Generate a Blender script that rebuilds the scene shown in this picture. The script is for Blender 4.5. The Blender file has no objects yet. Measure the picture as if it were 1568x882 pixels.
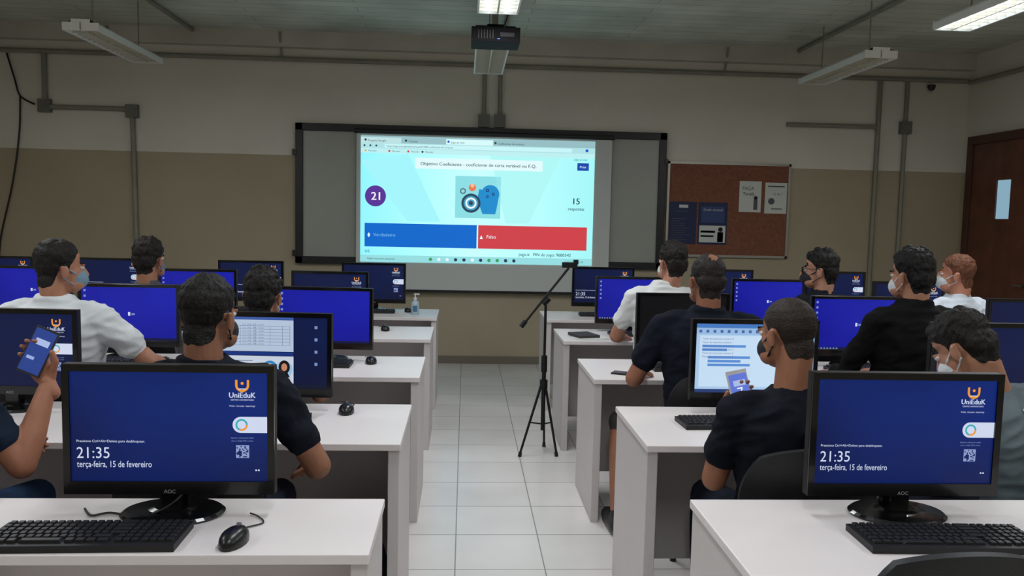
import bpy, bmesh, math, random
import numpy as np
from mathutils import Vector, Matrix, noise
from mathutils.bvhtree import BVHTree
random.seed(4)
scene = bpy.context.scene
col = scene.collection
scene.view_settings.view_transform = 'Standard'

# ------------------------------------------------------------ materials
def lin(c):
    c = c / 255.0
    return c / 12.92 if c <= 0.04045 else ((c + 0.055) / 1.055) ** 2.4
def L3(rgb): return tuple(lin(c) for c in rgb)
_mc = {}
def mat(name, rgb, rough=0.6, metal=0.0, var=0.0, vs=8.0, bump=0.0, bs=150.0, emit=0.0, coat=0.0, spec=0.5):
    key = (name, tuple(rgb))
    if key in _mc: return _mc[key]
    m = bpy.data.materials.new(name); m.use_nodes = True
    nt = m.node_tree; p = nt.nodes['Principled BSDF']
    c = L3(rgb)
    p.inputs['Base Color'].default_value = (*c, 1)
    p.inputs['Roughness'].default_value = rough
    p.inputs['Metallic'].default_value = metal
    p.inputs['Specular IOR Level'].default_value = spec
    if coat: p.inputs['Coat Weight'].default_value = coat
    tc = None
    if var or bump:
        tc = nt.nodes.new('ShaderNodeTexCoord')
    if var:
        n = nt.nodes.new('ShaderNodeTexNoise'); n.inputs['Scale'].default_value = vs; n.inputs['Detail'].default_value = 5
        r = nt.nodes.new('ShaderNodeValToRGB')
        r.color_ramp.elements[0].position = 0.3; r.color_ramp.elements[1].position = 0.7
        r.color_ramp.elements[0].color = (*[x * (1 - var) for x in c], 1)
        r.color_ramp.elements[1].color = (*[min(1, x * (1 + var)) for x in c], 1)
        nt.links.new(tc.outputs['Object'], n.inputs['Vector'])
        nt.links.new(n.outputs['Fac'], r.inputs['Fac'])
        nt.links.new(r.outputs['Color'], p.inputs['Base Color'])
    if bump:
        n2 = nt.nodes.new('ShaderNodeTexNoise'); n2.inputs['Scale'].default_value = bs
        bnode = nt.nodes.new('ShaderNodeBump'); bnode.inputs['Strength'].default_value = bump; bnode.inputs['Distance'].default_value = 0.01
        nt.links.new(tc.outputs['Object'], n2.inputs['Vector'])
        nt.links.new(n2.outputs['Fac'], bnode.inputs['Height'])
        nt.links.new(bnode.outputs['Normal'], p.inputs['Normal'])
    if emit:
        p.inputs['Base Color'].default_value = (0.01, 0.01, 0.01, 1)
        p.inputs['Emission Color'].default_value = (*c, 1)
        p.inputs['Emission Strength'].default_value = emit
    _mc[key] = m
    return m
def E(rgb, s=1.0): return mat('flat_glow_%d_%d_%d' % tuple(rgb), rgb, 0.35, emit=s, spec=0.2)

# ------------------------------------------------------------ mesh builder
_tc = {}
def text_data(s):
    if s in _tc: return _tc[s]
    cu = bpy.data.curves.new('t', 'FONT'); cu.body = s; cu.resolution_u = 3
    o = bpy.data.objects.new('t', cu); col.objects.link(o)
    dg = bpy.context.evaluated_depsgraph_get(); dg.update()
    me = bpy.data.meshes.new_from_object(o.evaluated_get(dg))
    vs = [v.co.copy() for v in me.vertices]; fs = [tuple(p.vertices) for p in me.polygons]
    bpy.data.objects.remove(o); bpy.data.meshes.remove(me)
    _tc[s] = (vs, fs); return _tc[s]

class B:
    def __init__(s): s.V = []; s.F = []; s.M = []; s.mats = []
    def mi(s, m):
        if m not in s.mats: s.mats.append(m)
        return s.mats.index(m)
    def add(s, vs, fs, m):
        o = len(s.V); s.V += [Vector(v) for v in vs]; k = s.mi(m)
        for f in fs: s.F.append(tuple(i + o for i in f)); s.M.append(k)
    def box(s, c, d, m, R=None, taper=1.0):
        vs = []
        for z in (-.5, .5):
            t = taper if z > 0 else 1
            for x, y in ((-.5, -.5), (.5, -.5), (.5, .5), (-.5, .5)):
                v = Vector((x * d[0] * t, y * d[1] * t, z * d[2]))
                if R: v = R @ v
                vs.append(v + Vector(c))
        s.add(vs, [(3, 2, 1, 0), (4, 5, 6, 7), (0, 1, 5, 4), (1, 2, 6, 5), (2, 3, 7, 6), (3, 0, 4, 7)], m)
    def box2(s, x0, x1, y0, y1, z0, z1, m): s.box(((x0 + x1) / 2, (y0 + y1) / 2, (z0 + z1) / 2), (abs(x1 - x0), abs(y1 - y0), abs(z1 - z0)), m)
    def cyl(s, a, b, ra, rb, m, n=16, sx=1.0):
        a = Vector(a); b = Vector(b); w = (b - a).normalized()
        u = w.orthogonal().normalized() if abs(w.z) < .99 else Vector((1, 0, 0)); v = w.cross(u)
        vs = []
        for c, r in ((a, ra), (b, rb)):
            for i in range(n):
                t = 2 * math.pi * i / n; vs.append(c + u * math.cos(t) * r * sx + v * math.sin(t) * r)
        fs = [(i, (i + 1) % n, n + (i + 1) % n, n + i) for i in range(n)]
        fs.append(tuple(reversed(range(n)))); fs.append(tuple(range(n, 2 * n)))
        s.add(vs, fs, m)
    def lathe(s, prof, m, c=(0, 0, 0), n=28, sx=1, sy=1):
        vs = []; c = Vector(c)
        for r, z in prof:
            for i in range(n):
                t = 2 * math.pi * i / n; vs.append(c + Vector((math.cos(t) * r * sx, math.sin(t) * r * sy, z)))
        fs = []
        for k in range(len(prof) - 1):
            for i in range(n): fs.append((k * n + i, k * n + (i + 1) % n, (k + 1) * n + (i + 1) % n, (k + 1) * n + i))
        fs.append(tuple(reversed(range(n)))); fs.append(tuple(range((len(prof) - 1) * n, len(prof) * n)))
        s.add(vs, fs, m)
    def path(s, pts, r, m, n=8, smooth=6):
        P = [Vector(p) for p in pts]
        if smooth and len(P) > 2:
            Q = []
            for i in range(len(P) - 1):
                p0 = P[max(i - 1, 0)]; p1 = P[i]; p2 = P[i + 1]; p3 = P[min(i + 2, len(P) - 1)]
                for k in range(smooth):
                    t = k / smooth
                    Q.append(.5 * ((2 * p1) + (p2 - p0) * t + (2 * p0 - 5 * p1 + 4 * p2 - p3) * t * t + (3 * p1 - p0 - 3 * p2 + p3) * t ** 3))
            Q.append(P[-1]); P = Q
        vs = []; fs = []; u = None
        for i, p in enumerate(P):
            w = (P[min(i + 1, len(P) - 1)] - P[max(i - 1, 0)]).normalized()
            u = w.orthogonal().normalized() if u is None else (u - w * u.dot(w)).normalized()
            v = w.cross(u)
            for k in range(n):
                t = 2 * math.pi * k / n; vs.append(p + u * math.cos(t) * r + v * math.sin(t) * r)
        for i in range(len(P) - 1):
            for k in range(n): fs.append((i * n + k, i * n + (k + 1) % n, (i + 1) * n + (k + 1) % n, (i + 1) * n + k))
        fs.append(tuple(reversed(range(n)))); fs.append(tuple(range((len(P) - 1) * n, len(P) * n)))
        s.add(vs, fs, m)
    def poly(s, pts, m): s.add(pts, [tuple(range(len(pts)))], m)
    def q(s, x0, x1, z0, z1, y, m): s.poly([(x0, y, z0), (x1, y, z0), (x1, y, z1), (x0, y, z1)], m)
    def disc(s, x, z, r, y, m, n=28, a0=0, a1=2 * math.pi, rz=None):
        rz = rz or r
        s.poly([(x + math.cos(a0 + (a1 - a0) * i / n) * r, y, z + math.sin(a0 + (a1 - a0) * i / n) * rz) for i in range(n)], m)
    def ring(s, x, z, r0, r1, y, m, a0=0, a1=360, n=24):
        a0 = math.radians(a0); a1 = math.radians(a1)
        for i in range(n):
            t0 = a0 + (a1 - a0) * i / n; t1 = a0 + (a1 - a0) * (i + 1) / n
            s.poly([(x + math.cos(t0) * r0, y, z + math.sin(t0) * r0), (x + math.cos(t0) * r1, y, z + math.sin(t0) * r1),
                    (x + math.cos(t1) * r1, y, z + math.sin(t1) * r1), (x + math.cos(t1) * r0, y, z + math.sin(t1) * r0)], m)
    def text(s, t, size, x, z, y, m, align='L', fit=None, bold=0):
        vs, fs = text_data(t)
        x0 = min(v.x for v in vs); x1 = max(v.x for v in vs)
        w = (x1 - x0); kx = size if not fit else fit / w
        off = {'L': -x0, 'C': -(x0 + x1) / 2, 'R': -x1}[align]
        for k in range(1 + bold):
            dx = (k * .02 * size)
            s.add([((v.x + off) * kx + x + dx, y - k * .00005, v.y * size + z) for v in vs], fs, m)
    def obj(s, name, loc=(0, 0, 0), rz=0, smooth=False, bevel=0.0, me=None):
        if me is None:
            me = bpy.data.meshes.new(name + '_mesh'); me.from_pydata([tuple(v) for v in s.V], [], s.F)
            for m in s.mats: me.materials.append(m)
            me.polygons.foreach_set('material_index', s.M)
            if smooth:
                me.shade_smooth()
                try: me.set_sharp_from_angle(angle=math.radians(40))
                except Exception: pass
            me.update()
        o = bpy.data.objects.new(name, me); col.objects.link(o)
        o.location = loc; o.rotation_euler = (0, 0, rz)
        if bevel:
            bv = o.modifiers.new('bevel', 'BEVEL'); bv.width = bevel; bv.segments = 2; bv.limit_method = 'ANGLE'
        return o
def inst(src, name, loc, rz=0):
    o = bpy.data.objects.new(name, src.data); col.objects.link(o); o.location = loc; o.rotation_euler = (0, 0, rz)
    for md in src.modifiers:
        bv = o.modifiers.new('bevel', 'BEVEL'); bv.width = md.width; bv.segments = 2; bv.limit_method = 'ANGLE'
    return o

# ------------------------------------------------------------ people (mesh generation first: the scene is still small)
class Prims:
    def __init__(s): s.V = []; s.F = []; s.P = []
    def tube(s, rings):
        o = len(s.V); n = len(rings[0])
        for r in rings: s.V += [tuple(p) for p in r]
        for k in range(len(rings) - 1):
            for i in range(n): s.F.append((o + k * n + i, o + k * n + (i + 1) % n, o + (k + 1) * n + (i + 1) % n, o + (k + 1) * n + i))
        s.F.append(tuple(o + i for i in reversed(range(n)))); s.F.append(tuple(o + (len(rings) - 1) * n + i for i in range(n)))
    def cap(s, a, b, ra, rb, tag, n=14):
        a = Vector(a); b = Vector(b); w = (b - a)
        if w.length < 1e-6: w = Vector((0, 0, 1e-4))
        w.normalize(); u = w.orthogonal().normalized(); v = w.cross(u); R = []
        for c, r, angs in ((a, ra, (-85, -60, -30, 0)), (b, rb, (0, 30, 60, 85))):
            for d in angs:
                t = math.radians(d); R.append([c + w * r * math.sin(t) + (u * math.cos(2 * math.pi * i / n) + v * math.sin(2 * math.pi * i / n)) * r * math.cos(t) for i in range(n)])
        s.tube(R); s.P.append(('cap', np.array(a), np.array(b), ra, rb, tag))
    def ell(s, c, rad, tag, R=None, n=18):
        R = R or Matrix.Identity(3); c = Vector(c); rings = []
        for d in (-86, -70, -50, -30, -10, 10, 30, 50, 70, 86):
            t = math.radians(d)
            rings.append([c + R @ Vector((rad[0] * math.cos(t) * math.cos(2 * math.pi * i / n), rad[1] * math.cos(t) * math.sin(2 * math.pi * i / n), rad[2] * math.sin(t))) for i in range(n)])
        s.tube(rings); s.P.append(('ell', np.array(c), np.array(R), np.array(rad), None, tag))
    def loft(s, secs, tags):
        rings = []
        for c, w, d in secs:
            ring = []
            for i in range(28):
                t = 2 * math.pi * i / 28; ct, st = math.cos(t), math.sin(t); e = 2 / 2.5
                ring.append(Vector(c) + Vector((math.copysign(abs(ct) ** e, ct) * w, math.copysign(abs(st) ** e, st) * d, 0)))
            rings.append(ring)
        s.tube(rings)
        for k in range(len(secs) - 1):
            s.P.append(('sec', np.array(secs[k][0]), np.array(secs[k + 1][0]), np.array(secs[k][1:]), np.array(secs[k + 1][1:]), tags[k]))
def pdist(P, pts):
    kind, A, Bv, r1, r2, tag = P
    if kind == 'ell':
        c, R, rad = A, Bv, r1
        q = (pts - c) @ R / rad
        return (np.linalg.norm(q, axis=1) - 1) * rad.min()
    d = Bv - A; t = np.clip(((pts - A) @ d) / max(d @ d, 1e-9), 0, 1)[:, None]; c = A + t * d
    if kind == 'cap': return np.linalg.norm(pts - c, axis=1) - (r1 + (r2 - r1) * t[:, 0])
    wd = r1 + (r2 - r1) * t; q = (pts - c)
    e = (np.hypot(q[:, 0] / wd[:, 0], q[:, 1] / wd[:, 1]) - 1) * wd.min(axis=1)
    zz = np.abs(q[:, 2]); return e + np.where(zz > .01, zz, 0)
def mesh_tools(me, tid):
    n = len(me.loops); le = np.zeros(n, dtype=np.int32); me.loops.foreach_get('edge_index', le)
    lv = np.zeros(n, dtype=np.int32); me.loops.foreach_get('vertex_index', lv)
    lt = np.zeros(len(me.polygons), dtype=np.int32); me.polygons.foreach_get('loop_total', lt)
    ft = np.repeat(tid, lt); ne = len(me.edges); od = np.argsort(le, kind='stable')
    sl, sf = le[od], ft[od]
    diff = (sl[1:] == sl[:-1]) & (sf[1:] != sf[:-1])
    ev = np.zeros(ne * 2, dtype=np.int32); me.edges.foreach_get('vertices', ev); ev = ev.reshape(-1, 2)
    return lv, ft, ev[sl[1:][diff]]
def relax(co, be, its=8):
    if not len(be): return co
    N = len(co); i = np.concatenate([be[:, 0], be[:, 1]]); j = np.concatenate([be[:, 1], be[:, 0]])
    cnt = np.bincount(i, minlength=N); on = cnt > 0
    for _ in range(its):
        ac = np.stack([np.bincount(i, weights=co[j, k], minlength=N) for k in range(3)], axis=1)
        co[on] = co[on] * .4 + .6 * ac[on] / cnt[on][:, None]
    return co
def remesh(pr, voxel, it, tags, post=None, folds=0, hairamp=1.0):
    me = bpy.data.meshes.new('tmp'); me.from_pydata(pr.V, [], pr.F); me.update()
    o = bpy.data.objects.new('tmp', me); col.objects.link(o)
    rm = o.modifiers.new('r', 'REMESH'); rm.mode = 'VOXEL'; rm.voxel_size = voxel; rm.adaptivity = 0
    sm = o.modifiers.new('s', 'SMOOTH'); sm.factor = .5; sm.iterations = it
    dg = bpy.context.evaluated_depsgraph_get(); dg.update()
    out = bpy.data.meshes.new_from_object(o.evaluated_get(dg))
    bpy.data.objects.remove(o); bpy.data.meshes.remove(me)
    n = len(out.polygons); ctr = np.zeros(n * 3); out.polygons.foreach_get('center', ctr); ctr = ctr.reshape(-1, 3)
    best = np.full(n, 1e9); tid = np.zeros(n, dtype=np.int32)
    for P in pr.P:
        d = pdist(P, ctr); m = d < best; best[m] = d[m]; tid[m] = tags.index(P[5])
    if post: tid = post(ctr, tid)
    out.polygons.foreach_set('material_index', tid.astype(np.int32))
    lv, ft, be = mesh_tools(out, tid)
    N = len(out.vertices); co = np.zeros(N * 3); out.vertices.foreach_get('co', co); co = co.reshape(-1, 3)
    nr = np.zeros(N * 3); out.vertices.foreach_get('normal', nr); nr = nr.reshape(-1, 3)
    co = relax(co, be)
    nz = noise.noise
    if post:
        for i in np.unique(lv[ft == tags.index('hair')]):
            x, y, z = co[i]
            co[i] += nr[i] * (nz((x * 95, y * 95, z * 40)) * .003 + nz((x * 30, y * 30, z * 30)) * .0035) * hairamp
    if folds:
        for i in np.unique(lv[ft == tags.index('shirt')]):
            x, y, z = co[i]
            co[i] += nr[i] * (nz((x * 9 + z * 6, y * 9, z * 13 - x * 4)) * .011 + (.5 - abs(nz((x * 13 - z * 11, y * 11, z * 19 + 3)))) * .016 - .006) * folds
    out.vertices.foreach_set('co', co.ravel()); out.update()
    return out
def hand(pr, wrist, d, n, side, curl, tag='skin', sc=1.0):
    W = Vector(wrist); d = Vector(d).normalized(); n = Vector(n); n = (n - d * n.dot(d)).normalized(); s = d.cross(n) * side
    offs = (.028, .0095, -.0095, -.027); lens = (.070, .078, .072, .056); kn = (.088, .092, .087, .08)
    pr.cap(W - d * .03, W + d * .012, .0245 * sc, .024 * sc, tag)
    M = Matrix((s, d, n)).transposed()
    pr.ell(W + d * .048, (.036 * sc, .052 * sc, .0155 * sc), tag, M)
    for o, l, k in zip(offs, lens, kn):
        K = W + d * k + s * o
        pr.cap(W + d * .02 + s * o * .6, K, .012 * sc, .0105 * sc, tag, 10)
        ang = 0; p = K; r = .0095
        for sg, c in zip((.45, .3, .25), (curl[0], curl[1], curl[2])):
            ang += c; dr = (d * math.cos(ang) + n * math.sin(ang) + s * o * 1.2 * math.cos(ang)).normalized()
            q = p + dr * l * sg; pr.cap(p, q, r * sc, (r - .0009) * sc, tag, 10); p = q; r -= .0009
    tb = W + d * .028 + s * .026 + n * .004
    t1 = tb + (d * .62 + s * .66 + n * .35).normalized() * .042; t2 = t1 + (d * .85 + s * .2 + n * .4).normalized() * .032
    pr.cap(W + d * .012 + s * .014, tb, .0145, .0145, tag, 10); pr.cap(tb, t1, .0135, .011, tag, 10); pr.cap(t1, t2, .011, .0085, tag, 10)
TAGS = ['skin', 'shirt', 'pants', 'hair', 'mask', 'shoe', 'eye', 'dark', 'calf', 'lip', 'belt']
HLY = [-.12, -.055, -.034, -.024, -.002, .002, .014, .019, .045, .066, .11]
HLZ = [-.082, -.078, -.035, .018, .02, -.012, -.012, .022, .05, .072, .080]
seats = []
def person(loc, yaw=0, top=1.33, w=1.0, lean=0, hyaw=0, hpitch=0, hroll=0, hx=0, hy=0, skin=(150, 104, 80), shirt=(24, 30, 48), pants=(30, 34, 48), hair=(18, 15, 14),
           mask=None, sleeve='short', L=None, R=None, hL=None, hR=None, curl=(.35, .4, .3), bare=False, hairstyle='short', glasses=False, kneeL=None, footL=None, shirtvar=.08, name='seated_student', print_=None, vox=.0085, neck=.32):
    sh = top - neck; k = math.tan(math.radians(lean)); Z0 = .54
    fy = lambda z: k * (z - Z0) - .01
    body = Prims(); f = (sh - Z0) / .47
    zz = lambda z: Z0 + (z - Z0) * f if z > Z0 else z
    S = [(.462, .13, .09), (.50, .17, .125), (.56, .178, .135), (.66, .162, .12), (.78, .168, .122), (.88, .186, .13), (.955, .195, .126), (1.0, .182, .108), (1.035, .135, .09), (1.062, .085, .072), (1.09, .064, .062)]
    secs = [((0, fy(zz(z)) if z > Z0 else -.01, zz(z)), a * w, d * (.5 + .5 * w)) for z, a, d in S]
    body.loft(secs, ['pants', 'pants'] + ['shirt'] * 8)
    ysh = fy(sh)
    handinfo = []
    for sd, arm, hinfo in ((-1, L, hL), (1, R, hR)):
        J = Vector((sd * .182 * w, ysh, sh - .022))
        e, wr = arm if arm else ((sd * .255 * w, ysh + .1, sh - .27), (sd * .15, max(.36, ysh + .22), .785))
        e = Vector(e); wr = Vector(wr)
        body.cap((sd * .06 * w, ysh, sh + .012), (sd * .16 * w, ysh, sh - .006), .05 * w, .056 * w, 'shirt')
        body.cap((sd * .09 * w, ysh, sh - .02), J, .062 * w, .062 * w, 'shirt')
        if sleeve == 'short':
            m = J.lerp(e, .60); body.cap(J, m, .062 * w, .057 * w, 'shirt'); body.cap(m, e, .045, .042, 'skin'); body.cap(e, e.lerp(wr, .3), .042, .043, 'skin'); body.cap(e.lerp(wr, .3), wr, .043, .0255, 'skin')
        else:
            body.cap(J, e, .06 * w, .05, 'shirt'); body.cap(e, e.lerp(wr, .3), .05, .05, 'shirt'); body.cap(e.lerp(wr, .3), e.lerp(wr, .93), .05, .036, 'shirt'); body.cap(e.lerp(wr, .8), wr, .026, .0255, 'skin')
        d = (wr - e).normalized(); 
        if hinfo: hd, hn, hc = hinfo
        else: hd, hn, hc = Vector((d.x * .5, d.y, d.z * .2 - .05)), Vector((0, -.1, -1)), curl
        handinfo.append((wr, hd, hn, sd, hc))
    for sd in (-1, 1):
        hp = Vector((sd * .09, -.01, .545)); kn = Vector((sd * .13, .42, .515)); an = Vector((sd * .13, .40, .10))
        if sd < 0 and kneeL: kn = Vector(kneeL); an = Vector(footL)
        body.cap(hp, kn, .088, .062, 'pants')
        if bare:
            body.cap(kn, kn.lerp(an, .06), .06, .055, 'pants'); body.cap(kn.lerp(an, .08), kn.lerp(an, .35), .05, .053, 'calf'); body.cap(kn.lerp(an, .35), an, .053, .034, 'calf')
        else:
            body.cap(kn, kn.lerp(an, .35), .062, .062, 'pants'); body.cap(kn.lerp(an, .35), an, .062, .048, 'pants')
        body.cap((an.x, an.y - .035, .047), (an.x + sd * .015, an.y + .16, .04), .045, .038, 'shoe'); body.cap(an, (an.x, an.y, .055), .036, .04, 'shoe')
    m_body = remesh(body, vox, 3, TAGS, folds=1)
    H = Prims(); zc = top - .118; yn = fy(sh + .06)
    Rm = Matrix.Rotation(math.radians(hyaw), 3, 'Z') @ Matrix.Rotation(math.radians(-hpitch), 3, 'X') @ Matrix.Rotation(math.radians(hroll), 3, 'Y')
    piv = Vector((hx, yn + .01 + hy, zc - .075)); C = piv + Rm @ Vector((0, .012, .075))
    hp = lambda *p: C + Rm @ Vector(p)
    he = lambda c, r, t: H.ell(hp(*c), r, t, Rm)
    H.cap((hx * .4, yn - .005, sh + .0), piv + Rm @ Vector((0, -.02, .03)), .062, .055, 'skin')
    H.cap((hx * .4, yn - .02, sh + .03), hp(0, -.052, -.04), .045, .045, 'skin')
    he((0, -.014, .03), (.074, .095, .085), 'skin'); he((0, .03, -.03), (.061, .063, .084), 'skin'); he((0, .048, -.078), (.042, .042, .034), 'skin')
    for sx in (-1, 1):
        he((sx * .035, .052, -.07), (.026, .035, .03), 'skin'); he((sx * .079, -.006, -.012), (.0085, .018, .030), 'skin'); H.cap(hp(sx * .082, -.014, -.03), hp(sx * .086, -.02, .012), .006, .0065, 'skin')
        he((sx * .031, .080, .006), (.0135, .012, .010), 'eye'); he((sx * .031, .0905, .006), (.0055, .004, .0055), 'dark')
        H.cap(hp(sx * .016, .093, .024), hp(sx * .046, .082, .026), .0045, .004, 'hair'); he((sx * .032, .084, .016), (.017, .010, .005), 'skin')
    H.cap(hp(0, .092, .01), hp(0, .112, -.03), .008, .0115, 'skin')
    for sx in (-1, 1): he((sx * .011, .102, -.033), (.009, .01, .007), 'skin')
    he((0, .092, -.056), (.023, .008, .005), 'lip'); he((0, .090, -.064), (.020, .008, .005), 'lip')
    ramp = {'short': 1.3, 'full': 1.8, 'crop': .25, 'bald': .3, 'crown': .9, 'long': 1.3}[hairstyle]
    if hairstyle == 'short':
        he((0, -.016, .052), (.0785, .097, .086), 'hair')
    elif hairstyle == 'full':
        he((0, -.016, .056), (.083, .101, .088), 'hair'); he((0, -.058, .0), (.072, .056, .07), 'hair'); he((0, .045, .095), (.055, .04, .03), 'hair')
        for i in range(26):
            a = random.uniform(0, 6.28); z_ = random.uniform(.06, .14); rr = math.sqrt(max(.0, 1 - ((z_ - .05) / .095) ** 2))
            he((math.cos(a) * .072 * rr, -.012 + math.sin(a) * .085 * rr, z_), (.016, .016, .014), 'hair')
    elif hairstyle == 'crop':
        he((0, -.014, .036), (.0755, .095, .084), 'hair')
    elif hairstyle == 'bald':
        he((0, -.03, .012), (.0765, .085, .07), 'hair')
    elif hairstyle == 'crown':
        he((0, -.018, .050), (.0785, .096, .082), 'hair'); he((0, -.062, .0), (.07, .05, .06), 'hair')
    elif hairstyle == 'long':
        he((0, -.02, .047), (.084, .101, .09), 'hair'); he((0, -.075, -.05), (.082, .05, .12), 'hair'); he((0, -.09, -.15), (.085, .04, .1), 'hair')
        for sx in (-1, 1): he((sx * .072, -.02, -.05), (.022, .04, .11), 'hair')
    if mask:
        he((0, .056, -.05), (.060, .062, .052), 'mask'); H.cap(hp(0, .1, -.03), hp(0, .108, -.055), .014, .014, 'mask')
        for sx in (-1, 1): H.cap(hp(sx * .05, .06, -.03), hp(sx * .086, -.012, .012), .0035, .0035, 'mask', 8); H.cap(hp(sx * .05, .05, -.08), hp(sx * .085, -.018, -.035), .0035, .0035, 'mask', 8)
    if glasses:
        for sx in (-1, 1):
            H.cap(hp(sx * .06, .09, .012), hp(sx * .083, -.01, .014), .0035, .0035, 'dark', 8)
            for a in range(8):
                t0 = a * math.pi / 4; t1 = t0 + math.pi / 4
                H.cap(hp(sx * .033 + .023 * math.cos(t0), .103, .004 + .018 * math.sin(t0)), hp(sx * .033 + .023 * math.cos(t1), .103, .004 + .018 * math.sin(t1)), .0033, .0033, 'dark', 8)
        H.cap(hp(-.01, .108, .006), hp(.01, .108, .006), .003, .003, 'dark', 8)
    RN = np.array(Rm); CN = np.array(C)
    def post(ctr, tid):
        q = (ctr - CN) @ RN; x, y, z = q[:, 0], q[:, 1], q[:, 2]
        SKI, HA = 0, TAGS.index('hair')
        ear = (np.abs(x) > .0775) & (y > -.032) & (y < .016) & (z < .021)
        brow = (y > .066) & (z < .05)
        hl = np.interp(y, HLY, HLZ) + .004 * np.sin(x * 160)
        sh_ = (tid == SKI) | (tid == HA)
        if hairstyle == 'long': return tid
        up = z > hl
        if hairstyle == 'bald': up = up & (z < .062 - .25 * np.maximum(y, 0)) & (y < .03)
        if hairstyle == 'crown': up = up & ~(((x) ** 2 + (y + .068) ** 2 < (.022 + .006 * np.sin(x * 300) * np.sin(y * 260)) ** 2) & (z > .06))
        t = tid.copy(); t[sh_ & ~brow & up & ~ear] = HA; t[sh_ & ~brow & (~up | ear)] = SKI
        return t
    m_head = remesh(H, .0038, 2, TAGS, post=post, hairamp=ramp)
    HD = Prims()
    for wr, hd, hn, sd, hc in handinfo: hand(HD, wr, hd, hn, sd, hc)
    m_hand = remesh(HD, .0034, 2, TAGS)
    bm = bmesh.new()
    for m in (m_body, m_head, m_hand): bm.from_mesh(m)
    me = bpy.data.meshes.new(name + '_mesh'); bm.to_mesh(me); bm.free()
    sk = mat('skin', skin, .55, var=.08, vs=25, bump=.05, bs=300); cloth = mat('cloth', shirt, .9, var=shirtvar, vs=14, bump=.3, bs=22, spec=.2)
    mats = [sk, cloth, mat('trousers', pants, .85, var=.1, vs=12, bump=.3, bs=25, spec=.2), mat('hair', hair, .6, var=.35, vs=70, bump=.5, bs=180, spec=.3), mat('face_mask', mask or (225, 228, 230), .8, bump=.1),
            mat('shoe', (34, 34, 38), .5), mat('eye_white', (215, 210, 205), .2), mat('dark_iris', (18, 14, 12), .2), sk, mat('lips', (140, 80, 72), .5), mat('belt', (20, 18, 16), .5)]
    for m in mats: me.materials.append(m)
    me.shade_smooth()
    o = bpy.data.objects.new(name, me); o.location = (loc[0], loc[1], 0); o.rotation_euler = (0, 0, math.radians(yaw))
    seats.append((o, loc, yaw))
    if print_:
        bv = BVHTree.FromPolygons([v.co for v in m_body.vertices], [tuple(p.vertices) for p in m_body.polygons])
        pb = B(); pm = mat('shirt_print', (190, 198, 202), .8)
        for t, s, x, z in print_: pb.text(t, s, x, z, 0, pm, 'L', bold=2)
        out = []
        for v in pb.V:
            h = bv.ray_cast(Vector((v.x, -1, v.z)), Vector((0, 1, 0)))
            out.append(Vector((v.x, (h[0].y if h[0] else -.1) - .005, v.z)))
        pb.V = out; po = pb.obj('shirt_print'); po.parent = o
    for m in (m_body, m_head, m_hand): bpy.data.meshes.remove(m)
    return o
WM = (206, 212, 216); KM = (26, 28, 34); BMK = (90, 120, 160)
# row 2
person((-.80, 2.57), top=1.345, w=1.12, hyaw=-18, hpitch=3, skin=(142, 96, 72), shirt=(15, 19, 31), mask=KM, R=((.345, .0, .755), (.29, .25, .67)), hR=((-.4, .9, -.2), (0, 0, -1), (.3, .3, .3)), hairstyle='short', vox=.0065)
P2D, P2N = (-.42, .1, .85), (.1, -1, .1)
person((-1.66, 2.55), top=1.30, hyaw=-10, hpitch=5, skin=(176, 118, 92), shirt=(26, 40, 58), pants=(40, 60, 90), hair=(30, 20, 16), hairstyle='long', mask=WM,
       R=((.315, -.02, .765), (.345, .09, .995)), hR=(P2D, P2N, (.15, .55, .7)), L=((-.24, .06, .76), (.18, .16, .78)), hL=((.9, -.15, -.05), (.1, -.9, .3), (.3, .3, .3)), w=.95, vox=.0065)
P6D, P6N = (.42, .22, .85), (.05, -1, .25)
P6W = (-.125, .20, .855)
person((1.07, 2.58), top=1.315, w=1.0, hyaw=24, hpitch=8, skin=(150, 100, 74), shirt=(13, 17, 28), hair=(40, 30, 25), mask=KM, hairstyle='crop',
       L=((-.225, .045, .70), P6W), hL=(P6D, P6N, (.1, .5, .7)), vox=.0065, neck=.355)
person((1.93, 2.56), yaw=28, top=1.27, w=1.14, lean=19, hyaw=4, hpitch=34, hx=-.085, hy=.02, skin=(172, 122, 96), shirt=(100, 112, 118), hair=(24, 19, 18), mask=WM, hairstyle='full',
       R=((.32, .22, .76), (.10, .44, .785)), L=((-.3, .2, .76), (-.14, .40, .785)), print_=[('PUL', .075, -.08, .91), ('MED', .055, -.08, .84)], vox=.0065)
# row 3
person((-1.83, 3.78), yaw=-8, top=1.40, w=1.16, hyaw=-38, hpitch=0, skin=(178, 124, 98), shirt=(220, 224, 228), hair=(26, 22, 20), mask=(120, 150, 170), hairstyle='short', shirtvar=.03,
       R=((.40, .06, .86), (.33, .33, .795)))
person((-.93, 3.80), top=1.285, w=.98, hyaw=-5, hpitch=5, skin=(160, 110, 86), shirt=(16, 16, 20), hair=(20, 17, 16), mask=WM, hairstyle='full')
person((1.15, 3.79), top=1.395, w=1.15, hyaw=6, hpitch=3, skin=(150, 100, 76), shirt=(18, 22, 35), pants=(60, 58, 60), hair=(34, 28, 26), mask=WM, hairstyle='crown', bare=True,
       L=((-.33, .04, .80), (-.24, .29, .785)), kneeL=(-.33, .34, .515), footL=(-.37, .14, .10))
person((2.16, 3.80), yaw=12, top=1.435, w=1.12, hyaw=10, hpitch=3, skin=(170, 120, 95), shirt=(11, 11, 13), hair=(15, 13, 13), mask=WM, hairstyle='full', sleeve='long')
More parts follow.
